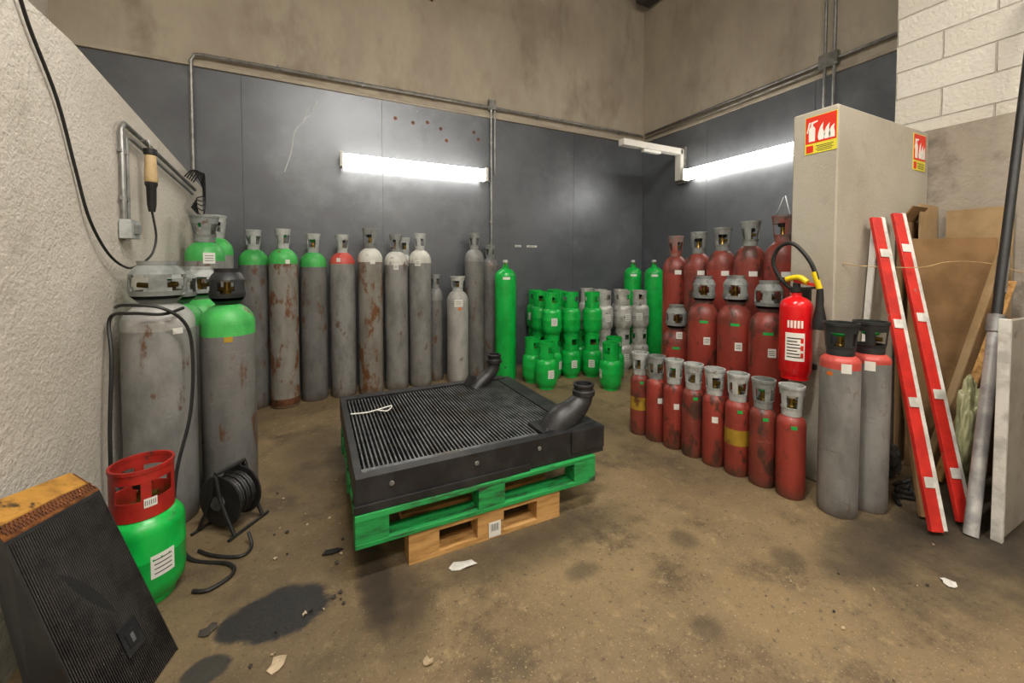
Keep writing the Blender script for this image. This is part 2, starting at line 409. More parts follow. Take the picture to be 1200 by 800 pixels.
# ------------------------------------------------------------ cylinders
def guard(q, z, h, rb, rt, mat, th=.006, hub=None, win=3, rot=0):
    rm = rb+(rt-rb)*.35
    q.lathe([(rb*.55, z-.012), (rb*1.0, z-.01), (rb*1.02, z+h*.14)], mat, 24)
    q.arc(rb*1.02, rm, z+h*.13, z+h*.24, 0, 2*pi, th, mat, 24)
    for k in range(win):
        a = rot+2*pi*k/win; w = 2*pi/win*.36
        q.arc(rm, rm+(rt-rm)*.6, z+h*.23, z+h*.70, a-w/2, a+w/2, th, mat, 7)
    q.arc(rm+(rt-rm)*.6, rt, z+h*.68, z+h*.93, 0, 2*pi, th, mat, 24)
    q.arc(rt*1.04, rt*1.04, z+h*.91, z+h, 0, 2*pi, th*1.6, mat, 24)
    q.lathe([(.022, z-.01), (.022, z+h*.25), (.015, z+h*.3), (.015, z+h*.6), (0, z+h*.6)], m_brass, 12)
    q.tube([(0, 0, z+h*.42), (0, -rb*.8, z+h*.42)], .012, m_brass, 8, 1)
    q.lathe([(0, z+h*.55), (rb*.55, z+h*.55), (rb*.66, z+h*.62), (rb*.55, z+h*.76), (0, z+h*.76)], hub or m_capblk, 14)
def guard_bulb(q, z, h, r, mat, hub=None, rot=0):
    th = .008
    q.lathe([(.03, z-.03), (.6*r, z-.02), (.62*r, z)], mat, 28)
    q.arc(.60*r, .95*r, z-.01, z+h*.16, 0, 2*pi, th, mat, 32)
    q.arc(.95*r, 1.0*r, z+h*.16, z+h*.28, 0, 2*pi, th, mat, 32)
    for k in range(4):
        a = rot+pi/2*k; w = .62
        q.arc(1.0*r, .97*r, z+h*.27, z+h*.68, a-w/2, a+w/2, th, mat, 7)
        for s in (-1, 1):
            q.arc(1.0*r, .99*r, z+h*.27, z+h*.36, a+s*(w/2+.08)-.09, a+s*(w/2+.08)+.09, th, mat, 3)
            q.arc(.975*r, .97*r, z+h*.60, z+h*.68, a+s*(w/2+.08)-.09, a+s*(w/2+.08)+.09, th, mat, 3)
    q.arc(.97*r, .82*r, z+h*.67, z+h*.82, 0, 2*pi, th, mat, 32)
    q.arc(.82*r, .66*r, z+h*.82, z+h*.90, 0, 2*pi, th, mat, 32)
    q.arc(.68*r, .70*r, z+h*.89, z+h, 0, 2*pi, th*1.3, mat, 32)
    q.lathe([(.026, z-.02), (.026, z+h*.3), (.018, z+h*.34), (.018, z+h*.6), (0, z+h*.6)], m_brass, 12)
    for s in (-1, 1): q.tube([(0, 0, z+h*.38), (s*r*.7, 0, z+h*.42)], .013, m_brass, 8, 1)
    q.lathe([(0, z+h*.62), (r*.42, z+h*.62), (r*.48, z+h*.70), (r*.42, z+h*.8), (0, z+h*.8)], hub or m_capblk, 16)

def cyl_mesh(r, h, body, shoulder, cap, hc=.18, hd=.12, rg=(.05, .066), sh_low=.03, label=None, band=None, hub=None, win=3, rot=.5, bulb=0):
    q = B()
    rn = .034 if r > .09 else .028
    zn = h-hc; zs = zn-hd
    prof = [(0, .012, body), (r*.7, .0, body), (r*.93, .0, body), (r, .025, body)]
    if band: prof += [(r, band[0], band[2]), (r, band[1], body)]
    prof += [(r, zs-sh_low, shoulder)]
    T = math.acos(rn/r)
    for i in range(9):
        t = T*i/8
        prof.append((r*math.cos(t), zs+hd*math.sin(t)/math.sin(T), shoulder))
    prof.append((rn, zn+.01, shoulder))
    q.lathe(prof, body, 36)
    if bulb: guard_bulb(q, zn-.0, hc, bulb, cap, hub, rot)
    else: guard(q, zn, hc, rg[0], rg[1], cap, hub=hub, win=win, rot=rot)
    if label:
        for (z0, z1, a, w, mm) in label:
            q.arc(r+.0012, r+.0012, z0, z1, a-w/2, a+w/2, .001, mm, 8)
            if mm is m_lab and z1-z0 > .05:
                for j in range(3):
                    zz = z0+(z1-z0)*(.25+.22*j)
                    q.arc(r+.0018, r+.0018, zz, zz+.004, a-w*.36, a+w*.36, .0005, m_ink, 6)
    return q
def lab_a(x, y, off=0): return math.atan2(-y, -x)+off
def cyl(name, x, y, r, h, body, shoulder, cap, lab=None, rot=None, **k):
    L = None
    if lab: L = [(z0, z1, lab_a(x, y, o), w, mm) for (z0, z1, o, w, mm) in lab]
    q = cyl_mesh(r, h, body, shoulder, cap, label=L, rot=(random.random()*2 if rot is None else lab_a(x, y, rot)), **k)
    return q.finish(name, loc=(x, y, 0))
GC = 'gas_cylinder'
R = .123
cyl(GC, -.515, 4.50, R, 1.68, m_grayd, m_greens, m_capl, hub=m_labg)
cyl(GC, -.265, 4.40, R, 1.69, m_rusty, m_greens, m_capl, hub=m_labg, band=(.0251, .09, m_rust), lab=[(1.36, 1.40, .3, .3, m_lab)])
cyl(GC, -.010, 4.50, R, 1.66, m_grayd, m_greens, m_capl, hub=m_labg)
cyl(GC, .260, 4.50, R, 1.66, m_gray, m_redshoulder, m_capl, sh_low=.0, lab=[(1.38, 1.42, -.3, .3, m_lab)])
cyl(GC, .528, 4.46, R, 1.73, m_rusty, m_white, m_cap, lab=[(1.36, 1.40, .2, .4, m_lab)], rg=(.055, .074), hc=.2)
cyl(GC, .800, 4.50, R, 1.68, m_gray, m_white, m_cap, lab=[(1.30, 1.36, 0, .4, m_lab)])
cyl(GC, 1.062, 4.50, R, 1.70, m_gray, m_white, m_capl, lab=[(1.34, 1.40, -.2, .5, m_lab)])
cyl(GC, .93, 4.66, .06, 1.66, m_grayd, m_white, m_capl, rg=(.045, .055))
cyl(GC, 1.272, 4.62, .085, 1.24, m_grayd, m_gray, m_cap, hc=.15, rg=(.045, .055))
cyl(GC, 1.475, 4.42, .122, 1.22, m_grayl, m_grayl, m_capl, rg=(.06, .085), hc=.16, lab=[(.88, .96, .1, .8, m_lab), (.84, .87, .2, .3, m_labo)])
cyl(GC, 1.72, 4.52, .115, 1.73, m_grayd, m_gray, m_cap, hc=.19)
cyl(GC, 1.96, 4.60, .10, 1.60, m_grayd, m_grayd, m_cap, hc=.16)
cyl(GC, -.735, 3.75, R, 1.72, m_gray, m_greens, m_cap, hub=m_labg, rg=(.065, .09), hc=.19, lab=[(1.36, 1.44, .2, .6, m_lab)])
cyl(GC, -.735, 4.10, R, 1.76, m_gray, m_greens, m_capl, rg=(.06, .08))
cyl(GC, -.79, 4.42, R, 1.74, m_grayd, m_greens, m_capl, rg=(.06, .08))
WC = 'recovery_gas_cylinder'
cyl(WC, -.725, 2.70, .150, 1.37, m_gray, m_grayl, m_cap, hub=m_capblk, lab=[(1.0, 1.03, .5, .3, m_lab)], hc=.21, hd=.11, bulb=.118, rot=0.0)
cyl(WC, -.450, 2.83, .134, 1.33, m_grayd, m_greens, m_capblk, sh_low=.06, hub=m_lab, hc=.20, hd=.12, bulb=.090, rot=.7, lab=[(.92, .95, 0, .3, m_yellow)])
cyl(WC, -.745, 3.04, .14, 1.34, m_gray, m_greens, m_cap, hub=m_labg, hc=.21, hd=.11, bulb=.11, rot=.4)
cyl(WC, -.70, 3.38, .14, 1.34, m_gray, m_greens, m_capl, hub=m_labg, hc=.21, hd=.11, bulb=.11, rot=.9)

def green_tall(x, y, h, r=.118):
    q = B()
    zs = h-.20; prof = [(0, .01), (r*.8, 0), (r*.96, 0), (r, .02), (r, zs)]
    for i in range(1, 9):
        t = 1.25*i/8; prof.append((r*math.cos(t), zs+.10*math.sin(t)/math.sin(1.25)))
    prof += [(r*math.cos(1.25), zs+.12), (.03, zs+.12), (.03, zs+.145), (.018, zs+.15), (.018, zs+.17)]
    q.lathe(prof, m_green, 36)
    q.lathe([(.018, zs+.165), (.03, zs+.168), (.032, zs+.185), (.026, zs+.20), (0, zs+.20)], m_capl, 14)
    q.tube([(0, 0, zs+.15), (-.02, -.045, zs+.15)], .011, m_brass, 8, 1)
    a = lab_a(x, y, .1)
    q.arc(r+.001, r+.001, zs-.03, zs+.0, a-.35, a+.35, .001, m_lab, 8)
    q.finish('green_gas_cylinder', loc=(x, y, 0))
green_tall(2.03, 4.30, 1.41, .125); green_tall(4.12, 4.42, 1.42, .125); green_tall(4.22, 4.12, 1.42, .125)

# small refrigerant bottles
def bottle_mesh(col, colr, h=.51, r=.118, label_a=None):
    q = B()
    hb = h*.70
    q.arc(r*.72, r*.78, 0, .035, 0, 2*pi, .006, col, 28)
    prof = [(0, .03), (r*.5, .022), (r*.8, .03), (r*.96, .06), (r, .10), (r, hb*.5), (r*1.01, hb*.5+.004), (r*1.01, hb*.5+.012), (r, hb*.5+.016), (r, hb-.09)]
    for i in range(1, 8):
        t = 1.3*i/7; prof.append((r*math.cos(t), hb-.09+.085*math.sin(t)))
    prof += [(.02, hb), (0, hb)]
    q.lathe(prof, col, 32)
    rc = r*.76; z0 = hb-.03; z1 = h
    q.arc(rc, rc, z0, z0+(z1-z0)*.38, 0, 2*pi, .004, colr, 30)
    for k in range(2):
        a = k*pi+.5; q.arc(rc, rc, z0+(z1-z0)*.36, z0+(z1-z0)*.76, a-.55, a+.55, .004, colr, 9)
        a += pi/2; q.arc(rc, rc, z0+(z1-z0)*.36, z0+(z1-z0)*.76, a-.16, a+.16, .004, colr, 4)
    q.arc(rc, rc, z0+(z1-z0)*.74, z1-.008, 0, 2*pi, .004, colr, 30)
    q.arc(rc*1.03, rc*1.03, z1-.014, z1, 0, 2*pi, .009, colr, 30)
    q.lathe([(.02, hb-.01), (.02, hb+.05), (.014, hb+.055), (.014, hb+.07), (0, hb+.07)], m_brass, 12)
    q.lathe([(0, hb+.068), (.03, hb+.068), (.033, hb+.08), (.028, hb+.095), (0, hb+.095)], m_blk, 12)
    q.tube([(0, 0, hb+.03), (.05, 0, hb+.035)], .01, m_brass, 8, 1)
    if label_a is not None:
        q.arc(r+.0012, r+.0012, .13, .22, label_a-.3, label_a+.3, .001, m_lab, 6)
        for j in range(4): q.arc(r+.0018, r+.0018, .145+.018*j, .149+.018*j, label_a-.22, label_a+.22, .0005, m_ink, 5)
    return q
m_silver = M('bottle_gray', '#bdbdb8', '#96968f', scale=8, rough=.4, metal=.2, col3='#6a6358', c3scale=12)
gm = bottle_mesh(m_green, m_green, label_a=-pi/2-.3).mesh('refrigerant_bottle_green')
gm2 = bottle_mesh(m_green, m_green, label_a=2.0).mesh('refrigerant_bottle_green_b')
sm = bottle_mesh(m_silver, m_silver, label_a=-pi/2-.4).mesh('refrigerant_bottle_gray')
pos = [(2.27, 3.76), (2.88, 3.42), (2.255, 4.04), (2.515, 4.04), (2.77, 4.02), (3.02, 3.93), (3.13, 3.66), (2.52, 4.32), (2.78, 4.30), (3.05, 4.21), (2.58, 3.76), (2.60, 4.585), (2.88, 4.57), (3.15, 4.49)]
for (x, y) in pos[:10]+pos[11:]: place('refrigerant_bottle', random.choice((gm, gm, gm2)), (x, y, 0), random.uniform(-.9, .9))
for k in (3, 4, 5, 7, 8, 11, 12):
    x, y = pos[k]; place('refrigerant_bottle', random.choice((gm, gm2)), (x, y, .512), random.uniform(-.9, .9))
for (x, y) in [(3.30, 4.06), (3.45, 4.32), (3.70, 4.20), (3.80, 3.95), (3.44, 4.59), (3.56, 4.0)]:
    place('refrigerant_bottle', sm, (x, y, 0), random.uniform(-.5, .5)); place('refrigerant_bottle', sm, (x, y, .512), random.uniform(-.5, .5))
# red-collared bottle in the left foreground
q = bottle_mesh(m_green, m_redcol, h=.555, r=.131, label_a=-.75)
q.arc(.1015, .1015, .405, .44, -1.15, -.75, .001, m_lab, 6)
for j in range(6): q.arc(.1022, .1022, .413, .432, -1.12+j*.06, -1.10+j*.06, .0005, m_ink, 2)
q.finish('refrigerant_bottle', loc=(-.630, 2.115, 0), rotz=-.1)

# red cylinders
n = 8
for i in range(n):
    t = i/(n-1); x = 2.345+(2.50-2.345)*t; y = 2.43+(1.375-2.43)*t
    cap = m_capl if i not in (1, 6) else m_cap
    bd = m_redd if i % 3 == 0 else m_red
    lb = [(.30, .34, random.uniform(-.3, .5), .5, m_lab)] if i in (1, 2, 4) else [(.41, .43, .2, .4, m_labg)]
    cyl('red_gas_cylinder', x, y, .0735, .65, bd, bd, cap, lab=lb, hc=.165, hd=.06, rg=(.05, .064), sh_low=0, win=4,
        band=((.20, .30, m_yellow) if i in (0, 5) else None), hub=(m_capblk, m_labg, m_labg, m_lab, m_capblk, m_lab, m_labg, m_lab)[i])
for (x, y, h) in ((2.85, 2.52, 1.0), (2.85, 2.245, 1.26), (2.865, 1.985, 1.27), (2.87, 1.74, 1.24)):
    cyl('red_gas_cylinder', x, y, .12, h, m_red, m_redd, m_cap, hc=.21, hd=.12, bulb=.088,
        lab=[(.72, .78, .2, .4, m_lab), (h-.37, h-.35, .0, .5, m_labg)], hub=m_lab)
for i, y in enumerate((2.81, 2.555, 2.315, 2.07, 1.82)):
    cyl('red_gas_cylinder', 3.16, y, .118, (1.63, 1.65, 1.67, 1.70, 1.72)[i], m_redd if i % 2 else m_red, m_redd, m_capred if i in (0, 4) else m_cap, hc=.19, hd=.14,
        rg=(.052, .072), lab=[(1.26, 1.30, .2, .5, m_lab)])
cyl(GC, 2.565, 1.17, .089, 1.04, m_gray, m_redshoulder, m_capblk, hc=.165, hd=.05, rg=(.062, .078), hub=m_labg, sh_low=.03, win=4, lab=[(.78, .83, .3, .5, m_lab), (.76, .78, -.5, .3, m_labo)])
cyl(GC, 2.765, 1.12, .089, 1.04, m_gray, m_redshoulder, m_capblk, hc=.165, hd=.05, rg=(.062, .078), hub=m_labg, sh_low=.01, win=4, lab=[(.78, .83, .0, .5, m_lab)])

# ------------------------------------------------------------ pallets + radiator
def pallet(name, x0, x1, y0, y1, z, mat, nb=7):
    q = B(); L = x1-x0; W = y1-y0
    for yy in (y0+.05, (y0+y1)/2, y1-.05): q.box(((x0+x1)/2, yy, z+.011), (L, .10, .022), mat)
    for yy in (y0+.05, (y0+y1)/2, y1-.05):
        for xx in (x0+.07, (x0+x1)/2, x1-.07): q.box((xx, yy, z+.061), (.14, .098, .078), mat)
    for xx in (x0+.07, (x0+x1)/2, x1-.07): q.box((xx, (y0+y1)/2, z+.111), (.14, W, .022), mat)
    for i in range(nb):
        yy = y0+.05+(W-.1)*i/(nb-1); q.box(((x0+x1)/2, yy, z+.133), (L, .10 if i % 2 == 0 else .085, .022), mat)
    return q
q = pallet('w', .37, 1.17, 1.80, 2.77, 0, m_wood)
q.box((.79, 1.798, .045), (.065, .002, .075), m_lab)
for j in range(6): q.box((.772+j*.007, 1.7965, .055), (.003, .001, .035), m_ink)
q.finish('wooden_pallet', bevel=.003)
q = pallet('g', .145, 1.40, 1.79, 2.84, .1445, m_woodg)
q.finish('green_pallet', bevel=.003)

q = B(); zb = .29
x0, x1, y0, y1 = .15, 1.34, 1.81, 3.0
q.box2((x0+.03, y0+.05, zb+.005), (x1-.02, y1-.05, zb+.085), m_findark)
nb = 54
for i in range(nb):
    x = x0+.05+(x1-x0-.09)*i/(nb-1)
    q.box((x, (y0+y1)/2, zb+.11), (.0085, y1-y0-.14, .05), m_fin)
for i in range(12):
    y = y0+.12+(y1-y0-.24)*i/11; q.box(((x0+x1)/2, y, zb+.092), (x1-x0-.06, .012, .014), m_fin)
q.box2((x0, y0+.07, zb), (x0+.035, y1, zb+.142), m_blkpaint)
q.box2((x1-.02, y0+.07, zb), (x1+.10, y1, zb+.135), m_blkpaint)
q.box2((x0, y1-.06, zb), (x1+.04, y1+.01, zb+.145), m_blkpaint)
q.box2((x0, y0, zb), (x1+.13, y0+.055, zb+.15), m_blkpaint)
q.box2((x0-.008, y0-.012, zb+.0), (x1-.35, y0+.0, zb+.035), m_blkpaint)
q.box2((x0+.03, y0+.056, zb+.12), (x1-.26, y0+.085, zb+.148), m_fin)
q.box2((x1-.24, y0+.05, zb+.02), (x1+.12, y0+.22, zb+.155), m_blkpaint)
q.box((x1+.02, y0-.004, zb+.09), (.22, .008, .12), m_blkpaint)
for px in (.3, .7, 1.05): q.lathe([(0, .004), (.012, .003), (.012, 0)], m_zinc, 8, Matrix.Translation((px, y0-.001, zb+.10)) @ Matrix.Rotation(pi/2, 4, 'X'))
q.tube([(1.20, 1.93, zb+.10), (1.26, 1.93, zb+.17), (1.34, 1.93, zb+.21), (1.40, 1.93, zb+.26), (1.42, 1.93, zb+.31)], [.09, .085, .072, .060, .056], m_blkpaint, 20)
T = Matrix.Translation((1.42, 1.93, zb+.295))
q.lathe([(.054, 0), (.066, .004), (.066, .03), (.056, .034), (.056, .05), (.062, .055), (.062, .068), (.048, .07), (.048, .0), (0, 0)], m_blkpaint, 24, T)
q.tube([(1.09, 2.86, zb+.10), (1.14, 2.87, zb+.15), (1.20, 2.88, zb+.19), (1.25, 2.88, zb+.25), (1.26, 2.88, zb+.30)], [.06, .055, .05, .048, .048], m_blkpaint, 18)
T = Matrix.Translation((1.26, 2.88, zb+.29))
q.lathe([(.046, 0), (.06, .004), (.06, .03), (.05, .034), (.05, .05), (.056, .055), (.056, .07), (.042, .072), (.042, 0), (0, 0)], m_blkpaint, 22, T)
q.box((1.06, 2.89, zb+.17), (.05, .04, .1), m_blkpaint, (0, .5, 0))
q.tube([(.19, 2.62, zb+.15), (.28, 2.60, zb+.152), (.36, 2.63, zb+.150), (.44, 2.66, zb+.15), (.40, 2.58, zb+.15), (.34, 2.62, zb+.152)], .005, m_lab, 6)
q.finish('truck_radiator', bevel=.003)

# ------------------------------------------------------------ left foreground coil block (leans on the wall)
FR = Vector((-.700, 1.95, .545)); FL = Vector((-.785, 1.64, .575)); BR = Vector((-.795, 2.03, .585)); BL = Vector((-.885, 1.73, .635))
fr = Vector((-.440, 1.765, 0)); fl = Vector((-.53, 1.47, .0)); br = Vector((-.59, 1.86, 0)); bl = Vector((-.70, 1.58, 0))
def TL(u, v, w):
    lo = (fr*(1-u)+fl*u)*(1-w)+(br*(1-u)+bl*u)*w
    hi = (FR*(1-u)+FL*u)*(1-w)+(BR*(1-u)+BL*u)*w
    return lo*(1-v)+hi*v
q = B()
def hx(u0, u1, v0, v1, w0, w1, mat):
    q.hexa([TL(u0, v0, w0), TL(u1, v0, w0), TL(u1, v0, w1), TL(u0, v0, w1), TL(u0, v1, w0), TL(u1, v1, w0), TL(u1, v1, w1), TL(u0, v1, w1)], mat)
hx(.01, .99, .01, .99, .03, .97, m_findark)
for i in range(46): hx((i+.2)/46, (i+.7)/46, .005, .985, -.01, .99, m_corefin)
hx(0, .012, 0, .99, -.01, 1, m_blkpaint); hx(.988, 1, 0, .99, -.01, 1, m_blkpaint)
hx(0, 1, .975, .992, -.01, 1, m_blkpaint)
hx(0, 1, .99, 1.0, 0, 1, m_copper)
hx(.04, .97, 1.0, 1.012, .36, 1, m_och)
for i in range(26):
    for j in range(3): hx((i+.15+.3*(j % 2))/27, (i+.65+.3*(j % 2))/27, 1.0, 1.012, .04+.10*j, .11+.10*j, m_rust)
hx(.28, .50, .20, .34, -.05, 0, m_blkpaint); hx(.33, .45, .235, .305, -.07, -.05, m_findark); hx(.37, .41, .25, .29, -.085, -.07, m_fin)
q.finish('heat_exchanger_core')

# ------------------------------------------------------------ cable reel + cables
q = B()
RM = Matrix.Translation((-.40, 2.50, .155)) @ Matrix.Rotation(math.radians(-38), 4, 'Z') @ Matrix.Rotation(pi/2, 4, 'X')
for z in (-.06, .06): q.lathe([(0, z-.004), (.125, z-.004), (.13, z), (.125, z+.004), (0, z+.004)], m_blk, 28, RM)
q.lathe([(.06, -.056), (.06, .056)], m_blk, 20, RM)
for i in range(7):
    z = -.048+i*.016
    pts = [((.098+.004*(i % 2))*math.cos(a), (.098+.004*(i % 2))*math.sin(a), z) for a in [k*2*pi/16 for k in range(17)]]
    q.tube(pts, .008, m_blk, 6, 1, RM)
q.lathe([(0, .066), (.035, .066), (.035, .085), (0, .085)], m_fin, 16, RM)
for z in (-.085, .085):
    q.tube([(-.11, -.147, z), (-.03, .02, z), (0, .145, z), (.03, .02, z), (.11, -.147, z)], .009, m_blk, 8, 3, RM)
for x in (-.11, .11): q.tube([(x, -.147, -.12), (x, -.147, .12)], .008, m_blk, 8, 1, RM)
q.tube([(0, .145, -.085), (0, .15, .085)], .011, m_blk, 8, 1, RM)
q.finish('cable_reel')
q = B()
q.tube([(-.60, 2.60, 1.13), (-.66, 2.52, 1.11), (-.78, 2.52, 1.12), (-.882, 2.60, 1.09), (-.86, 2.54, .9), (-.86, 2.50, .5), (-.84, 2.50, .25), (-.66, 2.42, .16), (-.60, 2.40, .03)], .008, m_blk, 7)
q.tube([(-.88, 2.66, 1.14), (-.80, 2.52, 1.16), (-.66, 2.51, 1.14), (-.575, 2.55, 1.04), (-.555, 2.55, .85), (-.56, 2.50, .6), (-.60, 2.42, .35), (-.60, 2.38, .12), (-.52, 2.27, .011), (-.36, 2.16, .010), (-.33, 2.08, .010), (-.40, 2.02, .010), (-.46, 2.04, .010)], .008, m_blk, 7)
q.tube([(-.30, 2.30, .05), (-.28, 2.24, .010), (-.32, 2.19, .010), (-.43, 2.25, .010), (-.50, 2.32, .010)], .007, m_blk, 7)
q.finish('power_cable')
q = B()
xw = -.89
q.tube([(xw, 2.82, 1.58), (xw, 2.82, 2.06), (xw, 2.85, 2.10), (-.895, 3.2, 2.08), (-.905, 4.3, 1.99)], .013, m_zinc, 8, 1)
q.tube([(xw, 2.88, 1.58), (xw, 2.88, 2.03), (xw, 2.93, 2.04), (-.90, 4.2, 1.94)], .009, m_zinc, 8, 1)
q.box((xw+.01, 2.86, 1.54), (.05, .12, .10), m_capl); q.box((xw+.04, 2.86, 1.54), (.02, .05, .05), m_cap)
for z in (1.7, 1.95): q.box((xw-.003, 2.85, z), (.014, .10, .02), m_zinc)
q.finish('conduit_left', bevel=.003)
q = B()
q.tube([(-.885, 2.00, 2.32), (-.89, 2.08, 2.2), (-.89, 2.24, 2.0), (-.89, 2.36, 1.75), (-.885, 2.45, 1.55), (-.88, 2.61, 1.40), (-.87, 2.78, 1.335), (-.87, 2.95, 1.35)], .006, m_blk, 7)
q.finish('hanging_cable')
q = B()
T = Matrix.Translation((-.84, 3.05, 0))
q.lathe([(0, 1.66), (.016, 1.66), (.022, 1.70), (.024, 1.80), (.030, 1.815), (.030, 1.83)], m_blk, 14, T)
q.lathe([(.028, 1.83), (.032, 1.84), (.026, 1.98), (.020, 2.0), (0, 2.0)], m_tan, 14, T)
q.lathe([(.024, 1.985), (.032, 1.99), (.032, 2.02), (0, 2.03)], m_blk, 14, T)
q.tube([(-.84, 3.05, 2.02), (-.85, 3.05, 2.07), (-.885, 3.05, 2.06)], .004, m_zinc, 6)
q.tube([(-.84, 3.05, 1.66), (-.83, 3.07, 1.52), (-.84, 3.04, 1.42), (-.86, 2.99, 1.37)], .006, m_blk, 7)
q.finish('inspection_hand_lamp')
q = B()
for k in range(5):
    a = k*.7
    q.tube([(-.88, 3.9+.06*k, 2.03), (-.85, 4.0+.05*k, 2.10+.02*math.sin(a)), (-.84, 4.2+.03*k, 2.03+.02*k), (-.85, 4.32, 1.95-.04*k), (-.875, 4.2-.04*k, 1.9-.02*k), (-.885, 4.3, 1.78)], .005, m_blk, 6)
q.finish('cable_bundle')

# ------------------------------------------------------------ safety signs
def sign(name, loc, left, s=1):
    q = B()
    q.box((0, 0, .0015), (.20, .265, .003), m_signy)
    q.box((0, .035, .0035), (.192, .188, .001), m_signr)
    e = .0045
    q.prism([(-.075, -.045), (-.035, -.045), (-.035, .045), (-.045, .06), (-.065, .06), (-.075, .045)], e-.001, e, m_signw)
    q.prism([(-.062, .06), (-.048, .06), (-.048, .08), (-.020, .088), (-.020, .098), (-.062, .092)], e-.001, e, m_signw)
    q.prism([(-.075, .095), (-.065, .092), (-.083, .02), (-.090, .02)], e-.001, e, m_signw)
    for (dx, s_) in ((.0, 1.0), (.038, .8), (.068, .62)):
        q.prism([(dx-.012, -.045), (dx+.018, -.045), (dx+.024*s_+.003, -.01), (dx+.012, .03*s_), (dx+.016, .075*s_), (dx-.004, .045*s_), (dx-.014, .01*s_), (dx-.018, -.02)], e-.001, e, m_signw)
    q.box((-.068, -.098, .0035), (.045, .05, .001), m_signr)
    for j in range(4): q.box((.025, -.082-j*.012, .0035), (.11-.02*(j % 2), .004, .001), m_ink)
    me = q.mesh(name); me.transform(Matrix.Scale(s, 4)); o = place(name, me, loc)
    o.rotation_euler = (pi/2, 0, -pi/2 if left else 0)
    return o
sign('fire_extinguisher_sign', (2.7795, 1.395, 2.15), True, .86)
sign('fire_extinguisher_sign', (3.84, 1.3045, 2.14), False, .95)

# ------------------------------------------------------------ fire extinguisher
ex, ey = 2.672, 1.455
q = B(); T = Matrix.Translation((ex, ey, 0)); r = .086; z0, z1 = .67, 1.11
prof = [(r*.80, z0-.02), (r*.86, z0-.02), (r*.86, z0+.01), (r, z0+.03), (r, z1-.02)]
for i in range(1, 9):
    t = 1.2*i/8; prof.append((r*math.cos(t), z1-.02+.07*math.sin(t)))
prof += [(.028, z1+.055), (.028, z1+.075)]
q.lathe([(0, z0+.02), (r*.5, z0), (r*.8, z0-.02)], m_ext, 32, T); q.lathe(prof, m_ext, 36, T)
a = math.atan2(-ey, -ex)
q.arc(r+.001, r+.001, z0+.10, z0+.27, a-.62, a+.55, .001, m_signw, 14, T)
for j in range(5): q.arc(r+.001, r+.001, z0+.30, z0+.345, a-.5+j*.2, a-.37+j*.2, .0008, m_signw, 3, T)
for j in range(7): q.arc(r+.0016, r+.0016, z0+.12+j*.019, z0+.127+j*.019, a-.5, a+.40-.15*(j % 3), .0006, m_ink, 8, T)
for j in range(3): q.arc(r+.0018, r+.0018, z0+.12+j*.045, z0+.15+j*.045, a+.30, a+.48, .0006, m_signr, 3, T)
q.lathe([(.03, z1+.07), (.034, z1+.075), (.034, z1+.10), (.02, z1+.105), (.02, z1+.13), (0, z1+.13)], m_blk, 16, T)
q.box((ex, ey-.05, z1+.13), (.024, .13, .016), m_signr, (.18, 0, 0)); q.box((ex, ey-.05, z1+.098), (.024, .12, .014), m_blk, (-.12, 0, 0))
q.tube([(ex, ey+.03, z1+.09), (ex-.02, ey+.09, z1+.16), (ex-.03, ey+.125, z1+.26), (ex-.03, ey+.09, z1+.35), (ex-.03, ey+.01, z1+.37), (ex-.02, ey-.07, z1+.28), (ex-.01, ey-.11, z1+.18), (ex-.0, ey-.125, z1+.08)], .012, m_blk, 10)
q.tube([(ex-.02, ey-.07, z1+.135), (ex-.015, ey-.02, z1+.165), (ex-.02, ey+.05, z1+.15)], .017, m_yel, 10)
q.tube([(ex-.012, ey-.10, z1+.20), (ex-.0, ey-.125, z1+.10)], .016, m_yel, 10, 1)
q.lathe([(0, .04), (.016, .04), (.020, -.02), (.020, -.06), (.034, -.14), (.036, -.20), (0, -.2)], m_blk, 14, Matrix.Translation((ex, ey-.128, z1+.06)))
q.box((2.768, ey, z1-.05), (.022, .06, .3), m_blk); q.box((2.765, ey, z0+.05), (.03, .14, .03), m_blk)
q.finish('fire_extinguisher')

# ------------------------------------------------------------ right-hand storage corner
def beam(q, a, b, w, t, mat, roll=0):
    a = Vector(a); b = Vector(b); d = b-a
    Rm = d.to_track_quat('Z', 'Y').to_matrix().to_4x4()
    q.box((0, 0, 0), (w, t, d.length), mat, (0, 0, roll), Matrix.Translation((a+b)/2) @ Rm)
def striped(a, b, name):
    q = B(); a = Vector(a); b = Vector(b)
    beam(q, a, b, .06, .022, m_redpl, .25)
    off = Vector((.042, -.010, 0))
    beam(q, a+off, b+off, .028, .030, m_wpl, .25)
    d = (b-a)
    for t in (.12, .35, .6, .85):
        p = a+d*t+Vector((-.005, -.014, 0)); beam(q, p, p+d*.03, .05, .004, m_wpl, .25)
    q.finish(name, bevel=.003)
striped((2.77, .84, .02), (3.12, 1.255, 1.64), 'barrier_plank')
striped((3.00, .81, .02), (3.38, 1.25, 1.68), 'barrier_plank')
q = B(); beam(q, (2.90, .92, .01), (3.27, 1.265, 1.50), .055, .02, m_card, .3); q.finish('timber_batten', bevel=.003)
q = B(); beam(q, (2.98, 1.27, .01), (3.20, 1.287, 1.62), .03, .02, m_wpl); q.finish('plastic_trunking')
q = B()
q.tube([(2.93, .765, .0), (3.25, .79, .93), (3.27, .792, .99)], .028, m_alu, 12, 1)
q.tube([(3.27, .792, .99), (3.30, .794, 1.08)], .036, m_zinc, 12, 1)
q.tube([(3.30, .794, 1.08), (3.965, .84, 3.02)], .021, m_blk, 12, 1)
q.tube([(3.35, .798, 1.2), (3.42, .803, 1.4)], .025, m_zinc, 12, 1)
q.finish('telescopic_prop')
q = B()
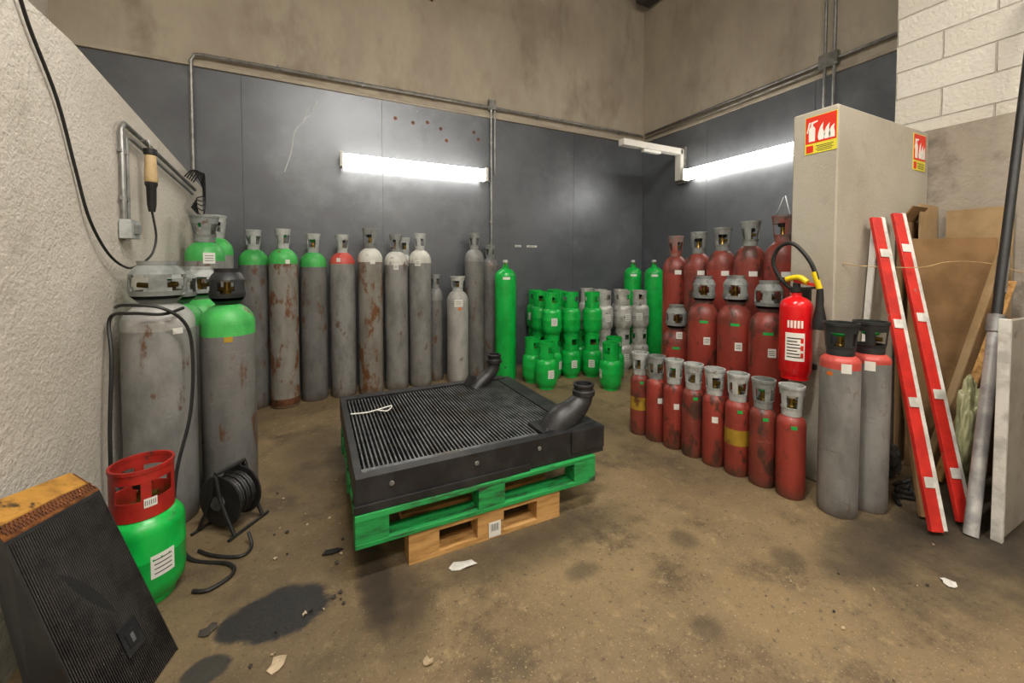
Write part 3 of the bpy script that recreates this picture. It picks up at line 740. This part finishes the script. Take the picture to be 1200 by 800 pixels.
q.box2((3.0, .68, .01), (3.97, .705, 1.08), m_board); q.box2((2.975, .673, .0), (3.0, .712, 1.09), m_wpl)
q.finish('coated_panel', bevel=.002)
def sheet(p, w, h, t, mat, rz, lean, flap=0):
    q = B()
    T = Matrix.Translation(p) @ Matrix.Rotation(rz, 4, 'Z') @ Matrix.Rotation(lean, 4, 'X')
    q.box((0, 0, h/2), (w, t, h), mat, mtx=T)
    if flap: q.box((-w*.18, -.03, h+.045), (w*.5, t, .12), mat, (.6, 0, .0), T)
    q.finish('cardboard_sheet')
sheet((3.74, 1.275, .005), .44, 1.64, .008, m_card, 0, -.010, 1)
sheet((3.84, 1.225, .005), .28, 1.76, .008, m_cardl, 0, -.012)
sheet((3.955, 1.04, .005), .30, 1.72, .008, m_cardl, -pi/2, -.0)
sheet((3.735, 1.085, .005), .47, 1.52, .009, m_card, math.radians(-39), -.015)
def stick(a, b, w, t, mat, roll):
    q = B(); beam(q, a, b, w, t, mat, roll); q.finish('timber_offcut', bevel=.002)
stick((3.42, 1.10, .02), (3.84, .90, 1.48), .04, .014, m_cardl, 0)
stick((3.44, 1.04, .02), (3.86, .87, 1.25), .045, .014, m_wood, 0)
stick((3.48, .98, .02), (3.90, .85, 1.02), .05, .012, m_cardl, 0)
import bmesh
def blob(name, loc, s, mat, seed, amp):
    bm = bmesh.new(); bmesh.ops.create_icosphere(bm, subdivisions=5, radius=1)
    for v in bm.verts:
        d = noise.fractal(v.co*1.6+Vector((seed, 0, 0)), .8, 2, 4)*amp
        d += abs(noise.noise(v.co*4+Vector((seed, 3, 1))))*amp*.5; v.co *= 1+d
        v.co = Vector((v.co.x*s[0], v.co.y*s[1], v.co.z*s[2]))
    zm = min(v.co.z for v in bm.verts)
    for v in bm.verts: v.co.z -= zm
    me = bpy.data.meshes.new(name); bm.to_mesh(me); bm.free(); me.materials.append(mat)
    for p in me.polygons: p.use_smooth = True
    return place(name, me, loc)
blob('plastic_bag', (3.30, .875, 0), (.125, .05, .30), m_bag, 4.2, .25)
blob('rubbish_sack', (3.24, 1.2, 0), (.06, .05, .10), m_junk, 9.1, .4)
q = B()
for k in range(4):
    q.tube([(2.92+.03*k, 1.03+.02*k, .012+.02*k), (3.0+.02*k, 1.08, .02+.022*k), (3.07, 1.02+.02*k, .014+.02*k), (3.12, 1.06, .03+.02*k)], .010, m_blk, 7)
q.finish('black_hose')
q = B()
q.tube([(2.86, 1.30, 1.36), (2.95, 1.27, 1.345), (3.05, 1.20, 1.34), (3.3, 1.10, 1.335), (3.55, 1.05, 1.37), (3.8, .95, 1.36), (3.93, .84, 1.30)], .003, m_tan, 6)
q.finish('twine')

# ------------------------------------------------------------ floor debris
def scrap(name, x, y, s, mat, seed, sx=1.0):
    random.seed(seed); n = 9; pts = []
    for k in range(n):
        a = 2*pi*k/n; rr = s*random.uniform(.55, 1.1); pts.append((rr*math.cos(a)*sx, rr*math.sin(a), .004+random.uniform(0, .008)))
    q = B(); vs = [(0, 0, .010)]+pts+[(p[0], p[1], p[2]-.003) for p in pts]+[(0, 0, .006)]
    fs = [(0, k+1, (k+1) % n+1) for k in range(n)]+[(2*n+1, n+1+(k+1) % n, n+1+k) for k in range(n)]+[(k+1, n+1+k, n+1+(k+1) % n, (k+1) % n+1) for k in range(n)]
    q.add(vs, fs, mat); q.finish(name, loc=(x, y, 0))
scrap('paper_scrap', -.12, 1.545, .035, m_paper, 1)
scrap('paper_scrap', .335, 1.33, .018, m_paper, 2)
scrap('paper_scrap', 2.40, .69, .03, m_wpl, 3)
scrap('plastic_scrap', .59, 1.69, .033, m_wpl, 4, 2.2)
scrap('dirt_crumb', -.36, 1.80, .03, m_junk, 5)
for k in range(26):
    random.seed(100+k)
    scrap('dirt_crumb', random.uniform(-.22, .12), random.uniform(1.45, 2.9), random.uniform(.004, .011), m_junk if k % 2 else m_paper, 30+k)
for k in range(10):
    random.seed(300+k)
    scrap('dirt_crumb', random.uniform(1.6, 2.7), random.uniform(.6, 1.0), random.uniform(.003, .008), m_junk if k % 2 else m_paper, 60+k)
scrap('black_offcut', .06, 2.04, .03, m_blk, 77, 1.8)
q = B()
for x in (2.42, 2.58, 2.66): q.box((x, 4.736, 1.60), (.09 if x != 2.58 else .06, .003, .025), m_lab)
for i in range(7): q.box((2.39+i*.01, 4.734, 1.60), (.004, .001, .012), m_ink)
for i in range(9): q.box((2.57+i*.013, 4.734, 1.60), (.004, .001, .012), m_ink)
q.finish('wall_label')

# ------------------------------------------------------------ lighting: suspended fluorescent battens
def ceiling_lamp(x, y, power, L=1.6, rz=0, z=4.6):
    q = B(); q.box((0, 0, .05), (L, .10, .06), m_whitepl); q.box((-L*.35, 0, .43), (.01, .01, .72), m_zinc); q.box((L*.35, 0, .43), (.01, .01, .72), m_zinc)
    q.tube([(-L/2+.03, 0, -.01), (L/2-.03, 0, -.01)], .019, m_tube, 10, 1)
    for s in (-1, 1): q.box((s*(L/2-.02), 0, .0), (.03, .06, .06), m_whitepl)
    me = q.mesh('ceiling_strip_light'); o = place('ceiling_strip_light', me, (x, y, z), rz)
    ld = bpy.data.lights.new('ceiling_strip', 'AREA'); ld.shape = 'RECTANGLE'; ld.size = L; ld.size_y = .14
    ld.energy = power; ld.color = (1, .955, .88)
    lo = bpy.data.objects.new('ceiling_strip_emitter', ld); scene.collection.objects.link(lo)
    lo.parent = o; lo.location = (0, 0, -.04)
ceiling_lamp(.7, .8, 110)
ceiling_lamp(2.6, -1.2, 80)
ceiling_lamp(0.3, -1.6, 90)
wd = bpy.data.worlds.new('world'); scene.world = wd; wd.use_nodes = True
wd.node_tree.nodes['Background'].inputs[0].default_value = (1, .97, .93, 1)
wd.node_tree.nodes['Background'].inputs[1].default_value = .2

cam = bpy.data.cameras.new('camera'); co = bpy.data.objects.new('camera', cam); scene.collection.objects.link(co)
cam.sensor_width = 36; cam.lens = 36*467/1200; cam.shift_y = -75/1200
cam.clip_start = .02
co.location = (.013, .027, 1.35); co.rotation_euler = (math.radians(90-1.8), 0, math.radians(-26.2))
scene.camera = co
